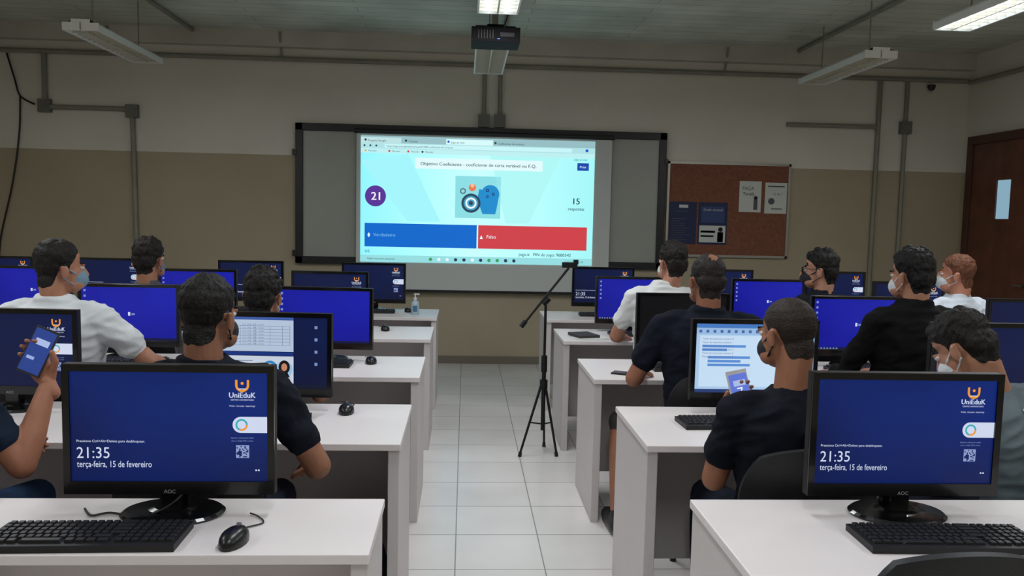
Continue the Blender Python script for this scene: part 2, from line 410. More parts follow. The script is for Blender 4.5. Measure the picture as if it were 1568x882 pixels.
# row 4
person((-1.9, 5.02), top=1.375, w=.98, hyaw=-12, skin=(165, 115, 90), shirt=(84, 84, 92), hair=(26, 20, 18), mask=BMK, hairstyle='full', shirtvar=.6)
person((1.24, 5.02), yaw=4, top=1.415, w=1.05, hyaw=15, hx=.06, skin=(176, 124, 100), shirt=(226, 228, 228), hair=(30, 24, 22), mask=WM, hairstyle='full', shirtvar=.03)
person((2.25, 5.02), yaw=15, top=1.385, hyaw=45, skin=(180, 130, 106), shirt=(28, 30, 36), hair=(22, 19, 18), mask=KM, hairstyle='full', glasses=True)
person((3.14, 5.02), yaw=20, top=1.375, w=1.12, hyaw=35, skin=(196, 132, 106), shirt=(210, 218, 228), hair=(112, 70, 50), mask=WM, hairstyle='short', shirtvar=.03)
# backpack
pk = Prims(); pk.ell((0, 0, .2), (.15, .1, .2), 'skin'); pk.cap((-.1, 0, .06), (.1, 0, .06), .06, .06, 'skin'); pk.cap((-.07, -.09, .12), (.07, -.09, .12), .05, .05, 'skin'); pk.cap((-.03, .05, .4), (.03, .05, .4), .012, .012, 'skin')
for sx in (-1, 1): pk.cap((sx * .07, .1, .1), (sx * .07, .11, .34), .014, .014, 'skin')
pkme = remesh(pk, .008, 3, TAGS); pkme.materials.append(mat('black_nylon', (24, 24, 28), .7, bump=.2, bs=60)); pkme.shade_smooth(); pkme.name = 'backpack_mesh'

# ------------------------------------------------------------ room shell
XL, XR, YF, YB, ZC = -5.1, 5.4, -2.2, 8.66, 3.4
YW = YB - .002
def node_mat(name): 
    m = bpy.data.materials.new(name); m.use_nodes = True
    return m, m.node_tree, m.node_tree.nodes['Principled BSDF']
def wall_material():
    m, nt, p = node_mat('two_tone_wall_paint')
    g = nt.nodes.new('ShaderNodeNewGeometry'); sp = nt.nodes.new('ShaderNodeSeparateXYZ')
    nt.links.new(g.outputs['Position'], sp.inputs[0])
    gt = nt.nodes.new('ShaderNodeMath'); gt.operation = 'GREATER_THAN'; gt.inputs[1].default_value = 2.16
    nt.links.new(sp.outputs['Z'], gt.inputs[0])
    mx = nt.nodes.new('ShaderNodeMix'); mx.data_type = 'RGBA'
    nt.links.new(gt.outputs[0], mx.inputs[0])
    mx.inputs[6].default_value = (*L3((176, 164, 138)), 1); mx.inputs[7].default_value = (*L3((224, 219, 207)), 1)
    n = nt.nodes.new('ShaderNodeTexNoise'); n.inputs['Scale'].default_value = 1.3; n.inputs['Detail'].default_value = 6
    nt.links.new(g.outputs['Position'], n.inputs['Vector'])
    r = nt.nodes.new('ShaderNodeMapRange'); r.inputs[3].default_value = 0.86; r.inputs[4].default_value = 1.1
    nt.links.new(n.outputs['Fac'], r.inputs[0])
    mu = nt.nodes.new('ShaderNodeVectorMath'); mu.operation = 'SCALE'
    nt.links.new(mx.outputs[2], mu.inputs[0]); nt.links.new(r.outputs[0], mu.inputs['Scale'])
    nt.links.new(mu.outputs[0], p.inputs['Base Color'])
    p.inputs['Roughness'].default_value = 0.6
    n2 = nt.nodes.new('ShaderNodeTexNoise'); n2.inputs['Scale'].default_value = 60
    nt.links.new(g.outputs['Position'], n2.inputs['Vector'])
    b = nt.nodes.new('ShaderNodeBump'); b.inputs['Strength'].default_value = .15; b.inputs['Distance'].default_value = .01
    nt.links.new(n2.outputs['Fac'], b.inputs['Height']); nt.links.new(b.outputs['Normal'], p.inputs['Normal'])
    return m
def floor_material():
    m, nt, p = node_mat('white_ceramic_tiles')
    g = nt.nodes.new('ShaderNodeNewGeometry')
    ad = nt.nodes.new('ShaderNodeVectorMath'); ad.operation = 'ADD'; ad.inputs[1].default_value = (40.02, 40.1, 0)
    nt.links.new(g.outputs['Position'], ad.inputs[0])
    br = nt.nodes.new('ShaderNodeTexBrick'); br.offset = 0; br.squash = 1
    br.inputs['Scale'].default_value = 1; br.inputs['Brick Width'].default_value = .4; br.inputs['Row Height'].default_value = .4
    br.inputs['Mortar Size'].default_value = .003; br.inputs['Mortar Smooth'].default_value = .2
    br.inputs['Color1'].default_value = (*L3((238, 233, 231)), 1); br.inputs['Color2'].default_value = (*L3((229, 224, 222)), 1)
    br.inputs['Mortar'].default_value = (*L3((152, 146, 140)), 1)
    nt.links.new(ad.outputs[0], br.inputs['Vector'])
    n = nt.nodes.new('ShaderNodeTexNoise'); n.inputs['Scale'].default_value = 3; n.inputs['Detail'].default_value = 6
    nt.links.new(g.outputs['Position'], n.inputs['Vector'])
    r = nt.nodes.new('ShaderNodeMapRange'); r.inputs[3].default_value = 0.88; r.inputs[4].default_value = 1.06
    nt.links.new(n.outputs['Fac'], r.inputs[0])
    mu = nt.nodes.new('ShaderNodeVectorMath'); mu.operation = 'SCALE'
    nt.links.new(br.outputs['Color'], mu.inputs[0]); nt.links.new(r.outputs[0], mu.inputs['Scale'])
    nt.links.new(mu.outputs[0], p.inputs['Base Color'])
    p.inputs['Roughness'].default_value = 0.24
    return m
def ceiling_material():
    m, nt, p = node_mat('board_marked_concrete')
    g = nt.nodes.new('ShaderNodeNewGeometry')
    br = nt.nodes.new('ShaderNodeTexBrick'); br.offset = .4
    ad = nt.nodes.new('ShaderNodeVectorMath'); ad.operation = 'ADD'; ad.inputs[1].default_value = (40, 40, 0)
    nt.links.new(g.outputs['Position'], ad.inputs[0])
    br.inputs['Scale'].default_value = 1; br.inputs['Brick Width'].default_value = 2.6; br.inputs['Row Height'].default_value = .16
    br.inputs['Mortar Size'].default_value = .005
    br.inputs['Color1'].default_value = (*L3((214, 219, 206)), 1); br.inputs['Color2'].default_value = (*L3((200, 206, 194)), 1)
    br.inputs['Mortar'].default_value = (*L3((168, 172, 160)), 1)
    nt.links.new(ad.outputs[0], br.inputs['Vector'])
    n = nt.nodes.new('ShaderNodeTexNoise'); n.inputs['Scale'].default_value = 1.6; n.inputs['Detail'].default_value = 7
    nt.links.new(g.outputs['Position'], n.inputs['Vector'])
    r = nt.nodes.new('ShaderNodeMapRange'); r.inputs[1].default_value = .3; r.inputs[2].default_value = .7; r.inputs[3].default_value = 0.75; r.inputs[4].default_value = 1.12
    nt.links.new(n.outputs['Fac'], r.inputs[0])
    mu = nt.nodes.new('ShaderNodeVectorMath'); mu.operation = 'SCALE'
    nt.links.new(br.outputs['Color'], mu.inputs[0]); nt.links.new(r.outputs[0], mu.inputs['Scale'])
    nt.links.new(mu.outputs[0], p.inputs['Base Color'])
    p.inputs['Roughness'].default_value = 0.8
    return m
WALL = wall_material(); FLOOR = floor_material(); CEIL = ceiling_material()
T = .12
def shell(name, x0, x1, y0, y1, z0, z1, m):
    b = B(); b.box2(x0, x1, y0, y1, z0, z1, m); return b.obj(name)
shell('floor', XL - T, XR + T, YF - T, YB + T, -T, 0, FLOOR)
shell('ceiling', XL - T, XR + T, YF - T, YB + T, ZC, ZC + T, CEIL)
shell('wall_back', XL - T, XR + T, YB, YB + T, 0, ZC, WALL)
shell('wall_front', XL - T, XR + T, YF - T, YF, 0, ZC, WALL)
shell('wall_left', XL - T, XL, YF, YB, 0, ZC, WALL)
shell('wall_right', XR, XR + T, YF, YB, 0, ZC, WALL)
SK = mat('grey_skirting', (120, 112, 100), .5)
shell('baseboard_back', XL, XR, YB - .015, YB, 0, .08, SK)
shell('baseboard_right', XR - .015, XR, YF, 7.3, 0, .08, SK)
shell('baseboard_left', XL, XL + .015, YF, YB - .02, 0, .08, SK)
BM = mat('painted_beam', (196, 192, 180), .7, var=.08, vs=3)
shell('trim_1', XL, XR, YB - .1, YB, 3.24, ZC, BM)

# door on the right wall
WOOD = mat('dark_red_wood', (104, 60, 44), .45, var=.25, vs=6)
WOOD2 = mat('dark_wood_frame', (80, 46, 36), .45, var=.2, vs=6)
b = B()
y0, y1, zt = 7.42, 8.46, 2.44; XD = XR - .002
b.box2(XR - .05, XD, y0 - .09, y0, 0, zt + .09, WOOD2); b.box2(XR - .05, XD, y1, y1 + .09, 0, zt + .09, WOOD2)
b.box2(XR - .05, XD, y0, y1, zt, zt + .09, WOOD2)
wy0, wy1, wz0, wz1 = 7.83, 8.05, 1.66, 2.05
b.box2(XR - .03, XD, y0, wy0, .01, zt, WOOD); b.box2(XR - .03, XD, wy1, y1, .01, zt, WOOD)
b.box2(XR - .03, XD, wy0, wy1, .01, wz0, WOOD); b.box2(XR - .03, XD, wy0, wy1, wz1, zt, WOOD)
b.box2(XR - .015, XD, wy0, wy1, wz0, wz1, E((140, 176, 196), .9))  # glass pane made to glow, standing in for corridor light behind it
MET = mat('brushed_steel', (160, 160, 160), .35, 1.0)
b.cyl((XR - .08, y0 + .08, 1.02), (XR - .03, y0 + .08, 1.02), .012, .012, MET); b.box((XR - .085, y0 + .13, 1.02), (.018, .13, .02), MET)
b.obj('door_1', bevel=.004)

# ------------------------------------------------------------ conduits
PIPE = mat('grey_conduit', (140, 138, 126), .5, var=.12, vs=5)
BOXM = mat('grey_junction_box', (112, 112, 106), .5)
CAB = mat('black_cable', (18, 18, 18), .5)
yp = YB - .03
def conduit(name, segs, boxes=(), r=.02):
    b = B()
    for p in segs: b.path(p, r, PIPE, n=10, smooth=0)
    for c in boxes: b.box((c[0], c[1] - .002, c[2]), (.12, .06, .13), BOXM); b.cyl((c[0], c[1] - .04, c[2]), (c[0], c[1], c[2]), .04, .04, BOXM)
    return b.obj(name, smooth=True)
conduit('electrical_conduit', [[(XL + .02, yp, 3.13), (XR - .03, yp, 3.13)], [(-4.26, yp, 3.13), (-4.26, yp, 2.6)],
        [(-4.2, yp, 2.58), (-3.45, yp, 2.58), (-3.40, yp, 2.54), (-3.38, yp, 1.24)]], [(-4.26, yp, 2.59), (-3.40, yp, 2.56)], .025)
conduit('electrical_conduit', [[(.175, yp, 3.1), (.175, yp, 2.58)], [(.34, yp, 3.1), (.34, yp, 2.58)]], [(.175, yp, 2.565), (.34, yp, 2.565)], .022)
conduit('electrical_conduit', [[(4.40, yp, 3.1), (4.40, yp, .4)], [(3.4, yp, 2.62), (4.38, yp, 2.62)]], [], .024)
conduit('electrical_conduit', [[(4.70, yp, 3.1), (4.70, yp, .4)]], [(4.70, yp, 2.62)], .022)
conduit('electrical_conduit', [[(XR - .03, YB - .06, 3.11), (XR - .03, YF + .1, 3.11)]], [], .025)
for x in (-3.6, -1.9, 2.7):
    conduit('electrical_conduit', [[(x, yp - .1, ZC - .02), (x, yp, 3.13)]], [], .012)
for x in (-2.93, .19, 3.3):
    conduit('electrical_conduit', [[(x + .16, YB - .11, ZC - .03), (x + .16, YF + .1, ZC - .03)]], [], .02)
b = B(); b.path([(-4.62, yp, 3.1), (-4.55, yp, 2.85), (-4.5, yp, 2.68), (-4.36, yp, 2.6)], .009, CAB)
b.path([(-4.5, yp, 2.68), (-4.52, yp, 2.3), (-4.6, yp, 1.8), (-4.74, yp, 1.2), (-4.75, yp, .8)], .009, CAB); b.obj('hanging_cable', smooth=True)
b = B(); b.lathe([(.02, .04), (.04, .035), (.04, .015), (.028, -.015), (.0, -.03)], mat('black_plastic', (30, 30, 32), .35)); o = b.obj('security_camera', (4.95, YB - .05, 3.04), smooth=True)

# ------------------------------------------------------------ ceiling lamps
STEEL = mat('white_enamel', (240, 242, 240), .45)
TUBE_OFF = mat('fluorescent_tube_off', (240, 240, 235), .25)
TUBE_ON = mat('fluorescent_tube_on', (235, 245, 255), .3, emit=6)
REFL = mat('louver_aluminium', (220, 216, 200), .3, .3)
def lamp(on):
    b = B(); Lh = .66; w = .135
    prof = [(-w, 0), (-w, .045), (-.07, .085), (.07, .085), (w, .045), (w, 0), (w - .012, 0), (w - .02, .04), (.06, .07), (-.06, .07), (-w + .02, .04), (-w + .012, 0)]
    vs = [(x, -Lh, z) for x, z in prof] + [(x, Lh, z) for x, z in prof]; n = len(prof)
    fs = [(i, (i + 1) % n, n + (i + 1) % n, n + i) for i in range(n)]
    b.add(vs, fs, STEEL)
    for y in (-Lh, Lh - .006): b.box2(-w, w, y, y + .006, 0, .06, STEEL); b.box2(-.07, .07, y, y + .006, .06, .085, STEEL)
    for x in (-.06, .06): b.cyl((x, -Lh + .02, .038), (x, Lh - .02, .038), .014, .014, TUBE_ON if on else TUBE_OFF, 12)
    b.box2(-.006, .006, -Lh, Lh, .004, .06, REFL)
    for i in range(15):
        y = -Lh + .04 + i * (2 * Lh - .08) / 14
        b.box2(-w + .014, w - .014, y - .002, y + .002, .006, .03, REFL)
    for y in (-.45, .45): b.cyl((0, y, .08), (0, y, .5), .006, .006, PIPE, 8)
    return b
lp_on = lp_off = None
for yi, y in enumerate((7.15, 4.88, 2.6, .35)):
    for x in (-2.93, .19, 3.3):
        on = yi > 0
        src = lp_on if on else lp_off
        if src is None:
            o = lamp(on).obj('ceiling_lamp', (x, y, 2.9))
            if on: lp_on = o
            else: lp_off = o
        else: o = inst(src, 'ceiling_lamp', (x, y, 2.9))
        if on:
            ld = bpy.data.lights.new('lamp_light', 'AREA'); ld.shape = 'RECTANGLE'; ld.size = .22; ld.size_y = 1.25
            ld.energy = {1: 24, 2: 21, 3: 20}[yi]; ld.color = (.95, .975, 1.0)
            lo = bpy.data.objects.new('lamp_light', ld); col.objects.link(lo); lo.parent = o; lo.location = (0, 0, -.004)

# projector
b = B(); DK = mat('projector_shell', (14, 13, 16), .7, spec=.2)
b.box((0, 0, 0), (.34, .28, .1), DK); b.box((0, 0, .055), (.28, .22, .02), DK)
b.cyl((.08, .14, 0), (.08, .17, 0), .035, .03, mat('lens_glass', (190, 215, 255), .1, emit=1.5), 20)
b.cyl((0, 0, .06), (0, 0, .53), .02, .02, PIPE); b.box((0, 0, .08), (.12, .12, .015), DK); b.box((0, 0, .53), (.14, .14, .015), PIPE)
for i in range(6): b.box((-.12 + i * .02, -.141, 0), (.008, .004, .06), CAB)
b.box((.08, -.141, .0), (.1, .003, .03), mat('port_panel', (30, 30, 36), .6)); b.box((.02, -.142, -.03), (.02, .003, .006), E((90, 120, 230), 1.5))
b.path([(.05, -.13, .03), (.09, -.18, .2), (.05, -.05, .42), (.03, 0, .5)], .006, CAB)
b.obj('ceiling_projector', (.19, 5.95, 2.83), bevel=.006)

# ------------------------------------------------------------ whiteboard, screen, projection
FR = mat('black_board_frame', (24, 24, 30), .4)
b = B(); x0, x1, z0, z1 = -1.76, 2.11, 1.045, 2.49; y = YW
b.box2(x0 + .06, x1 - .06, y - .03, y, z0 + .06, z1 - .06, mat('whiteboard_surface', (166, 168, 160), .35, var=.05, vs=2))
for a in ((x0, x0 + .075, z0, z1), (x1 - .075, x1, z0, z1), (x0, x1, z0, z0 + .075), (x0, x1, z1 - .075, z1)): b.box2(a[0], a[1], y - .06, y, a[2], a[3], FR)
b.box2(x0 - .03, x0 + .02, y - .07, y, 2.16, 2.22, FR); b.box2(x0 - .03, x0 + .02, y - .07, y, 1.12, 1.18, FR)
b.box2(x1 - .02, x1 + .015, y - .07, y, 2.16, 2.22, FR); b.box2(x1 - .02, x1 + .015, y - .07, y, 1.12, 1.18, FR)
b.obj('whiteboard', bevel=.004)
b = B(); ys = YB - .095
b.box2(-1.13, 1.52, ys - .004, ys, .78, 2.41, mat('projection_fabric', (206, 210, 208), .8))
b.cyl((-1.15, ys, 2.42), (1.54, ys, 2.42), .026, .026, FR, 12)
b.cyl((-1.13, ys, .78), (1.52, ys, .78), .014, .014, FR, 12)
b.obj('projection_screen')
b = B(); Wd, Hd = 2.425, 1.298
def px(u): return -1.085 + u * Wd
def pz(v): return 2.375 - v * Hd
ym = ys - .008
def pg(u0, u1, v0, v1, k, m): b.q(px(u0), px(u1), pz(v1), pz(v0), ym - .0006 * k, m)
def glowgrad():
    m, nt, p = node_mat('projected_background')
    p.inputs['Base Color'].default_value = (.05, .05, .05, 1)
    g = nt.nodes.new('ShaderNodeNewGeometry'); sp = nt.nodes.new('ShaderNodeSeparateXYZ'); nt.links.new(g.outputs['Position'], sp.inputs[0])
    mr = nt.nodes.new('ShaderNodeMapRange'); mr.inputs[1].default_value = -1.1; mr.inputs[2].default_value = 1.35
    nt.links.new(sp.outputs['X'], mr.inputs[0])
    r = nt.nodes.new('ShaderNodeValToRGB'); r.color_ramp.elements[0].color = (*L3((140, 240, 252)), 1); r.color_ramp.elements[1].color = (*L3((158, 240, 242)), 1)
    e = r.color_ramp.elements.new(.5); e.color = (*L3((194, 254, 254)), 1)
    nt.links.new(mr.outputs[0], r.inputs[0]); nt.links.new(r.outputs[0], p.inputs['Emission Color']); p.inputs['Emission Strength'].default_value = 1.05
    return m
pg(0, 1, 0, 1, 0, glowgrad())
pg(0, 1, 0, .055, 1, E((150, 190, 196))); pg(0, .17, .012, .055, 2, E((190, 225, 226))); pg(.36, .56, .012, .055, 2, E((215, 250, 250)))
pg(0, 1, .055, .1, 1, E((176, 226, 230))); pg(.1, .9, .062, .093, 2, E((200, 246, 248))); pg(0, 1, .1, .135, 1, E((190, 240, 242)))
rd = E((214, 60, 60)); dkt = E((30, 70, 80)); wt = E((226, 250, 252)); bl = E((20, 90, 205)); 
for u, c in ((.02, dkt), (.19, dkt), (.37, bl), (.57, dkt)): b.disc(px(u), pz(.033), .012, ym - .0018, c)
for u, t in ((.03, 'Pesquisa Google'), (.2, 'Youtube'), (.38, 'Jogo ao vivo'), (.58, 'Coeficientes de variacao')): b.text(t, .028, px(u), pz(.045), ym - .002, dkt)
for u, c in ((.015, dkt), (.04, dkt), (.065, dkt)): b.disc(px(u), pz(.078), .01, ym - .0018, c)
b.text('https://jogo.com/gameblock?quizId=3487-coeficiente-de-variacao', .026, px(.11), pz(.086), ym - .002, dkt)
for u, c in ((.12, rd), (.2, rd), (.26, dkt), (.02, E((230, 180, 40)))): b.disc(px(u), pz(.118), .011, ym - .0018, c); b.text('Marcador', .022, px(u + .012), pz(.124), ym - .002, dkt)
b.disc(px(.965), pz(.075), .016, ym - .0018, bl)
b.poly([(px(.55), ym - .0006, pz(.135)), (px(.85), ym - .0006, pz(.135)), (px(.72), ym - .0006, pz(.67)), (px(.62), ym - .0006, pz(.67))], E((176, 248, 246)))
b.poly([(px(.0), ym - .0006, pz(.2)), (px(.2), ym - .0006, pz(.135)), (px(.34), ym - .0006, pz(.67)), (px(.2), ym - .0006, pz(.67))], E((164, 246, 252)))
pg(.23, .775, .165, .25, 2, wt)
b.text('Objetivo Coeficiente - coeficiente de carta variável ou F.Q.', .046, px(.5), pz(.222), ym - .003, E((20, 60, 70)), 'C', fit=1.2, bold=1)
pg(.925, .975, .175, .235, 2, E((24, 70, 170))); b.text('Próx', .035, px(.95), pz(.215), ym - .003, wt, 'C')
b.text('Jogo ao vivo', .028, px(.91), pz(.155), ym - .003, dkt)
b.disc(px(.063), pz(.475), .108, ym - .0015, E((88, 52, 150)), 36); b.text('21', .115, px(.063), pz(.475) - .04, ym - .003, E((240, 240, 250)), 'C', bold=2)
pg(.402, .597, .3, .635, 1, E((140, 222, 228)))
ix, iz = px(.47), pz(.515)
for r0, r1, c in ((.075, .1, (40, 70, 90)), (.04, .058, (240, 250, 250)), (.058, .075, (70, 160, 200)), (.0, .022, (40, 70, 90)), (.022, .04, (70, 160, 200))): b.ring(ix, iz, r0, r1, ym - .0016, E(c))
b.ring(px(.435), pz(.42), .018, .032, ym - .0016, E((90, 120, 130))); b.disc(px(.475), pz(.39), .038, ym - .0016, E((232, 120, 80))); b.disc(px(.475), pz(.375), .02, ym - .002, E((250, 190, 150)))
hb = E((30, 140, 205))
b.disc(px(.552), pz(.44), .095, ym - .0014, hb, 30)
b.poly([(px(.505), ym - .0015, pz(.4)), (px(.59), ym - .0015, pz(.45)), (px(.58), ym - .0015, pz(.56)), (px(.575), ym - .0015, pz(.6)), (px(.52), ym - .0015, pz(.6)), (px(.51), ym - .0015, pz(.55)), (px(.495), ym - .0015, pz(.5))], hb)
for u, v, r in ((.54, .41, .018), (.565, .44, .016), (.54, .46, .014)): b.ring(px(u), pz(v), r * .5, r, ym - .002, E((20, 50, 110)))
b.text('15', .09, px(.925), pz(.505), ym - .003, dkt, 'C', bold=2); b.text('respostas', .045, px(.925), pz(.555), ym - .003, dkt, 'C', bold=1)
pg(.018, .497, .69, .878, 1, E((12, 104, 204))); pg(.503, .975, .69, .878, 1, E((208, 66, 74)))
b.poly([(px(.03), ym - .002, pz(.785)), (px(.036), ym - .002, pz(.765)), (px(.042), ym - .002, pz(.785)), (px(.036), ym - .002, pz(.805))], wt)
b.text('Verdadeiro', .05, px(.055), pz(.795), ym - .003, E((120, 190, 240)))
b.poly([(px(.51), ym - .002, pz(.8)), (px(.524), ym - .002, pz(.8)), (px(.517), ym - .002, pz(.77))], wt)
b.text('Falso', .05, px(.54), pz(.795), ym - .003, wt)
b.text('0/5', .04, px(.02), pz(.925), ym - .003, dkt); b.text('jogo.it   PIN do jogo: 9680542', .045, px(.68), pz(.93), ym - .003, dkt, bold=1)
pg(0, 1, .945, 1, 1, E((150, 222, 226)))
for i in range(11): b.disc(px(.3 + i * .036), pz(.972), .018, ym - .002, E(random.choice([(30, 110, 200), (220, 120, 50), (60, 160, 90), (40, 60, 90), (230, 245, 250)])), 12)
b.text('15/02/2022  21:35', .028, px(.88), pz(.98), ym - .003, dkt)
b.text('Digite aqui para pesquisar', .028, px(.03), pz(.98), ym - .003, dkt)
b.obj('projected_slide')

# bulletin board
b = B(); CORK = mat('brown_cork', (132, 84, 64), .9, var=.18, vs=40); ALU = mat('aluminium_frame', (170, 168, 160), .4, .6)
b.box2(2.155, 3.45, YW - .02, YW, 1.21, 2.18, CORK)
for a in ((2.135, 2.16, 1.19, 2.2), (3.445, 3.47, 1.19, 2.2), (2.135, 3.47, 1.19, 1.215), (2.135, 3.47, 2.175, 2.2)): b.box2(a[0], a[1], YW - .035, YW, a[2], a[3], ALU)
b.obj('bulletin_board')
def poster(x0, x1, z0, z1, base, items, name='paper_notice'):
    b = B(); y = YB - .026
    b.box2(x0, x1, y, y + .002, z0, z1, base)
    for it in items:
        if it[0] == 'q': b.q(x0 + it[1] * (x1 - x0), x0 + it[2] * (x1 - x0), z0 + it[3] * (z1 - z0), z0 + it[4] * (z1 - z0), y - .001, it[5])
        if it[0] == 'd': b.disc(x0 + it[1] * (x1 - x0), z0 + it[2] * (z1 - z0), it[3], y - .0015, it[4])
        if it[0] == 't': b.text(it[1], it[2], x0 + it[3] * (x1 - x0), z0 + it[4] * (z1 - z0), y - .002, it[5], 'C')
    b.obj(name)
PW = mat('paper_white', (214, 218, 212), .8); PN = mat('poster_navy', (26, 38, 82), .6); PG = mat('print_grey', (90, 96, 100), .8); PB = mat('print_black', (35, 35, 40), .8)
poster(2.92, 3.16, 1.68, 2.01, PW, [('t', 'FAÇA', .05, .4, .72, PG), ('t', 'Tarefa', .05, .42, .54, PB), ('q', .66, .84, .08, .4, PG), ('d', .75, .46, .022, PB)])
poster(3.2, 3.44, 1.67, 2.0, PW, [('q', .12, .88, .86, .9, PG), ('d', .3, .4, .035, PG), ('t', '15 de 7', .035, .6, .6, PG), ('q', .3, .8, .14, .17, PG)])
lines = [('q', .1, .1 + random.uniform(.3, .75), .1 + i * .055, .112 + i * .055, PG) for i in range(10)]
poster(2.17, 2.465, 1.325, 1.775, PN, [('q', .35, .68, .86, .93, PW), ('t', 'inscrições', .035, .45, .76, PG)] + lines, 'poster')
poster(2.485, 2.8, 1.325, 1.775, PN, [('q', .1, .9, .52, .9, mat('print_blue', (60, 78, 128), .7)), ('t', 'Grade semanal', .035, .5, .8, PW), ('q', .05, .95, .05, .45, PW), ('d', .78, .36, .025, PB), ('q', .68, .88, .06, .3, PB), ('q', .1, .6, .28, .33, PG), ('q', .1, .55, .18, .22, PG)] , 'poster')

# ------------------------------------------------------------ desks
LAM = mat('white_laminate', (228, 221, 221), .38, var=.02, vs=3)
PAN = mat('desk_panel_laminate', (204, 198, 197), .5, var=.03, vs=3)
FAR = [2.28, 3.46, 4.67, 5.97, 7.13]
def desk(length, depth):
    b = B()
    b.box2(-length, 0, -depth, 0, .725, .75, LAM)
    for x in (-.005, -length + .045): b.box2(x - .04, x, -depth + .015, -.015, 0, .725, PAN)
    b.box2(-length / 2 - .02, -length / 2 + .02, -depth + .12, -.13, 0, .725, PAN)
    b.box2(-length + .045, -.045, -.13, -.11, .12, .725, PAN)
    return b
dm = {}
for r, f in enumerate(FAR):
    for (xr, side) in ((-.215, 0), (-2.285, 0), (.665 + 2.06, 1), (.665 + 4.13, 1)):
        dep = .62
        if r == 0 and side == 0: dep = .39
        key = dep
        if key not in dm: dm[key] = desk(2.06, dep).obj('computer_desk', (xr, f, 0), bevel=.003)
        else: inst(dm[key], 'computer_desk', (xr, f, 0))

# ------------------------------------------------------------ monitors
BZ = mat('glossy_black_plastic', (12, 12, 14), .22, coat=.3); BK = mat('matte_black_plastic', (20, 20, 22), .5)
def grad_mat(name, c0, c1):
    m, nt, p = node_mat(name); p.inputs['Base Color'].default_value = (.005, .005, .006, 1); p.inputs['Roughness'].default_value = .35
    p.inputs['Specular IOR Level'].default_value = .3
    tc = nt.nodes.new('ShaderNodeTexCoord'); n = nt.nodes.new('ShaderNodeTexNoise'); n.inputs['Scale'].default_value = 2.5; n.inputs['Detail'].default_value = 0
    nt.links.new(tc.outputs['Object'], n.inputs['Vector'])
    r = nt.nodes.new('ShaderNodeValToRGB'); r.color_ramp.elements[0].position = .35; r.color_ramp.elements[1].position = .65
    r.color_ramp.elements[0].color = (*L3(c0), 1); r.color_ramp.elements[1].color = (*L3(c1), 1)
    nt.links.new(n.outputs['Fac'], r.inputs[0]); nt.links.new(r.outputs[0], p.inputs['Emission Color']); p.inputs['Emission Strength'].default_value = 1
    return m
LOCK = grad_mat('lock_screen_navy', (4, 22, 76), (6, 36, 112)); LOCKD = grad_mat('lock_screen_dim', (8, 16, 50), (10, 24, 68)); BLUE = grad_mat('desktop_royal_blue', (16, 20, 140), (24, 30, 164))
tw = E((205, 214, 236)); td = E((120, 140, 190)); orr = E((235, 150, 50)); teal = E((60, 170, 180))
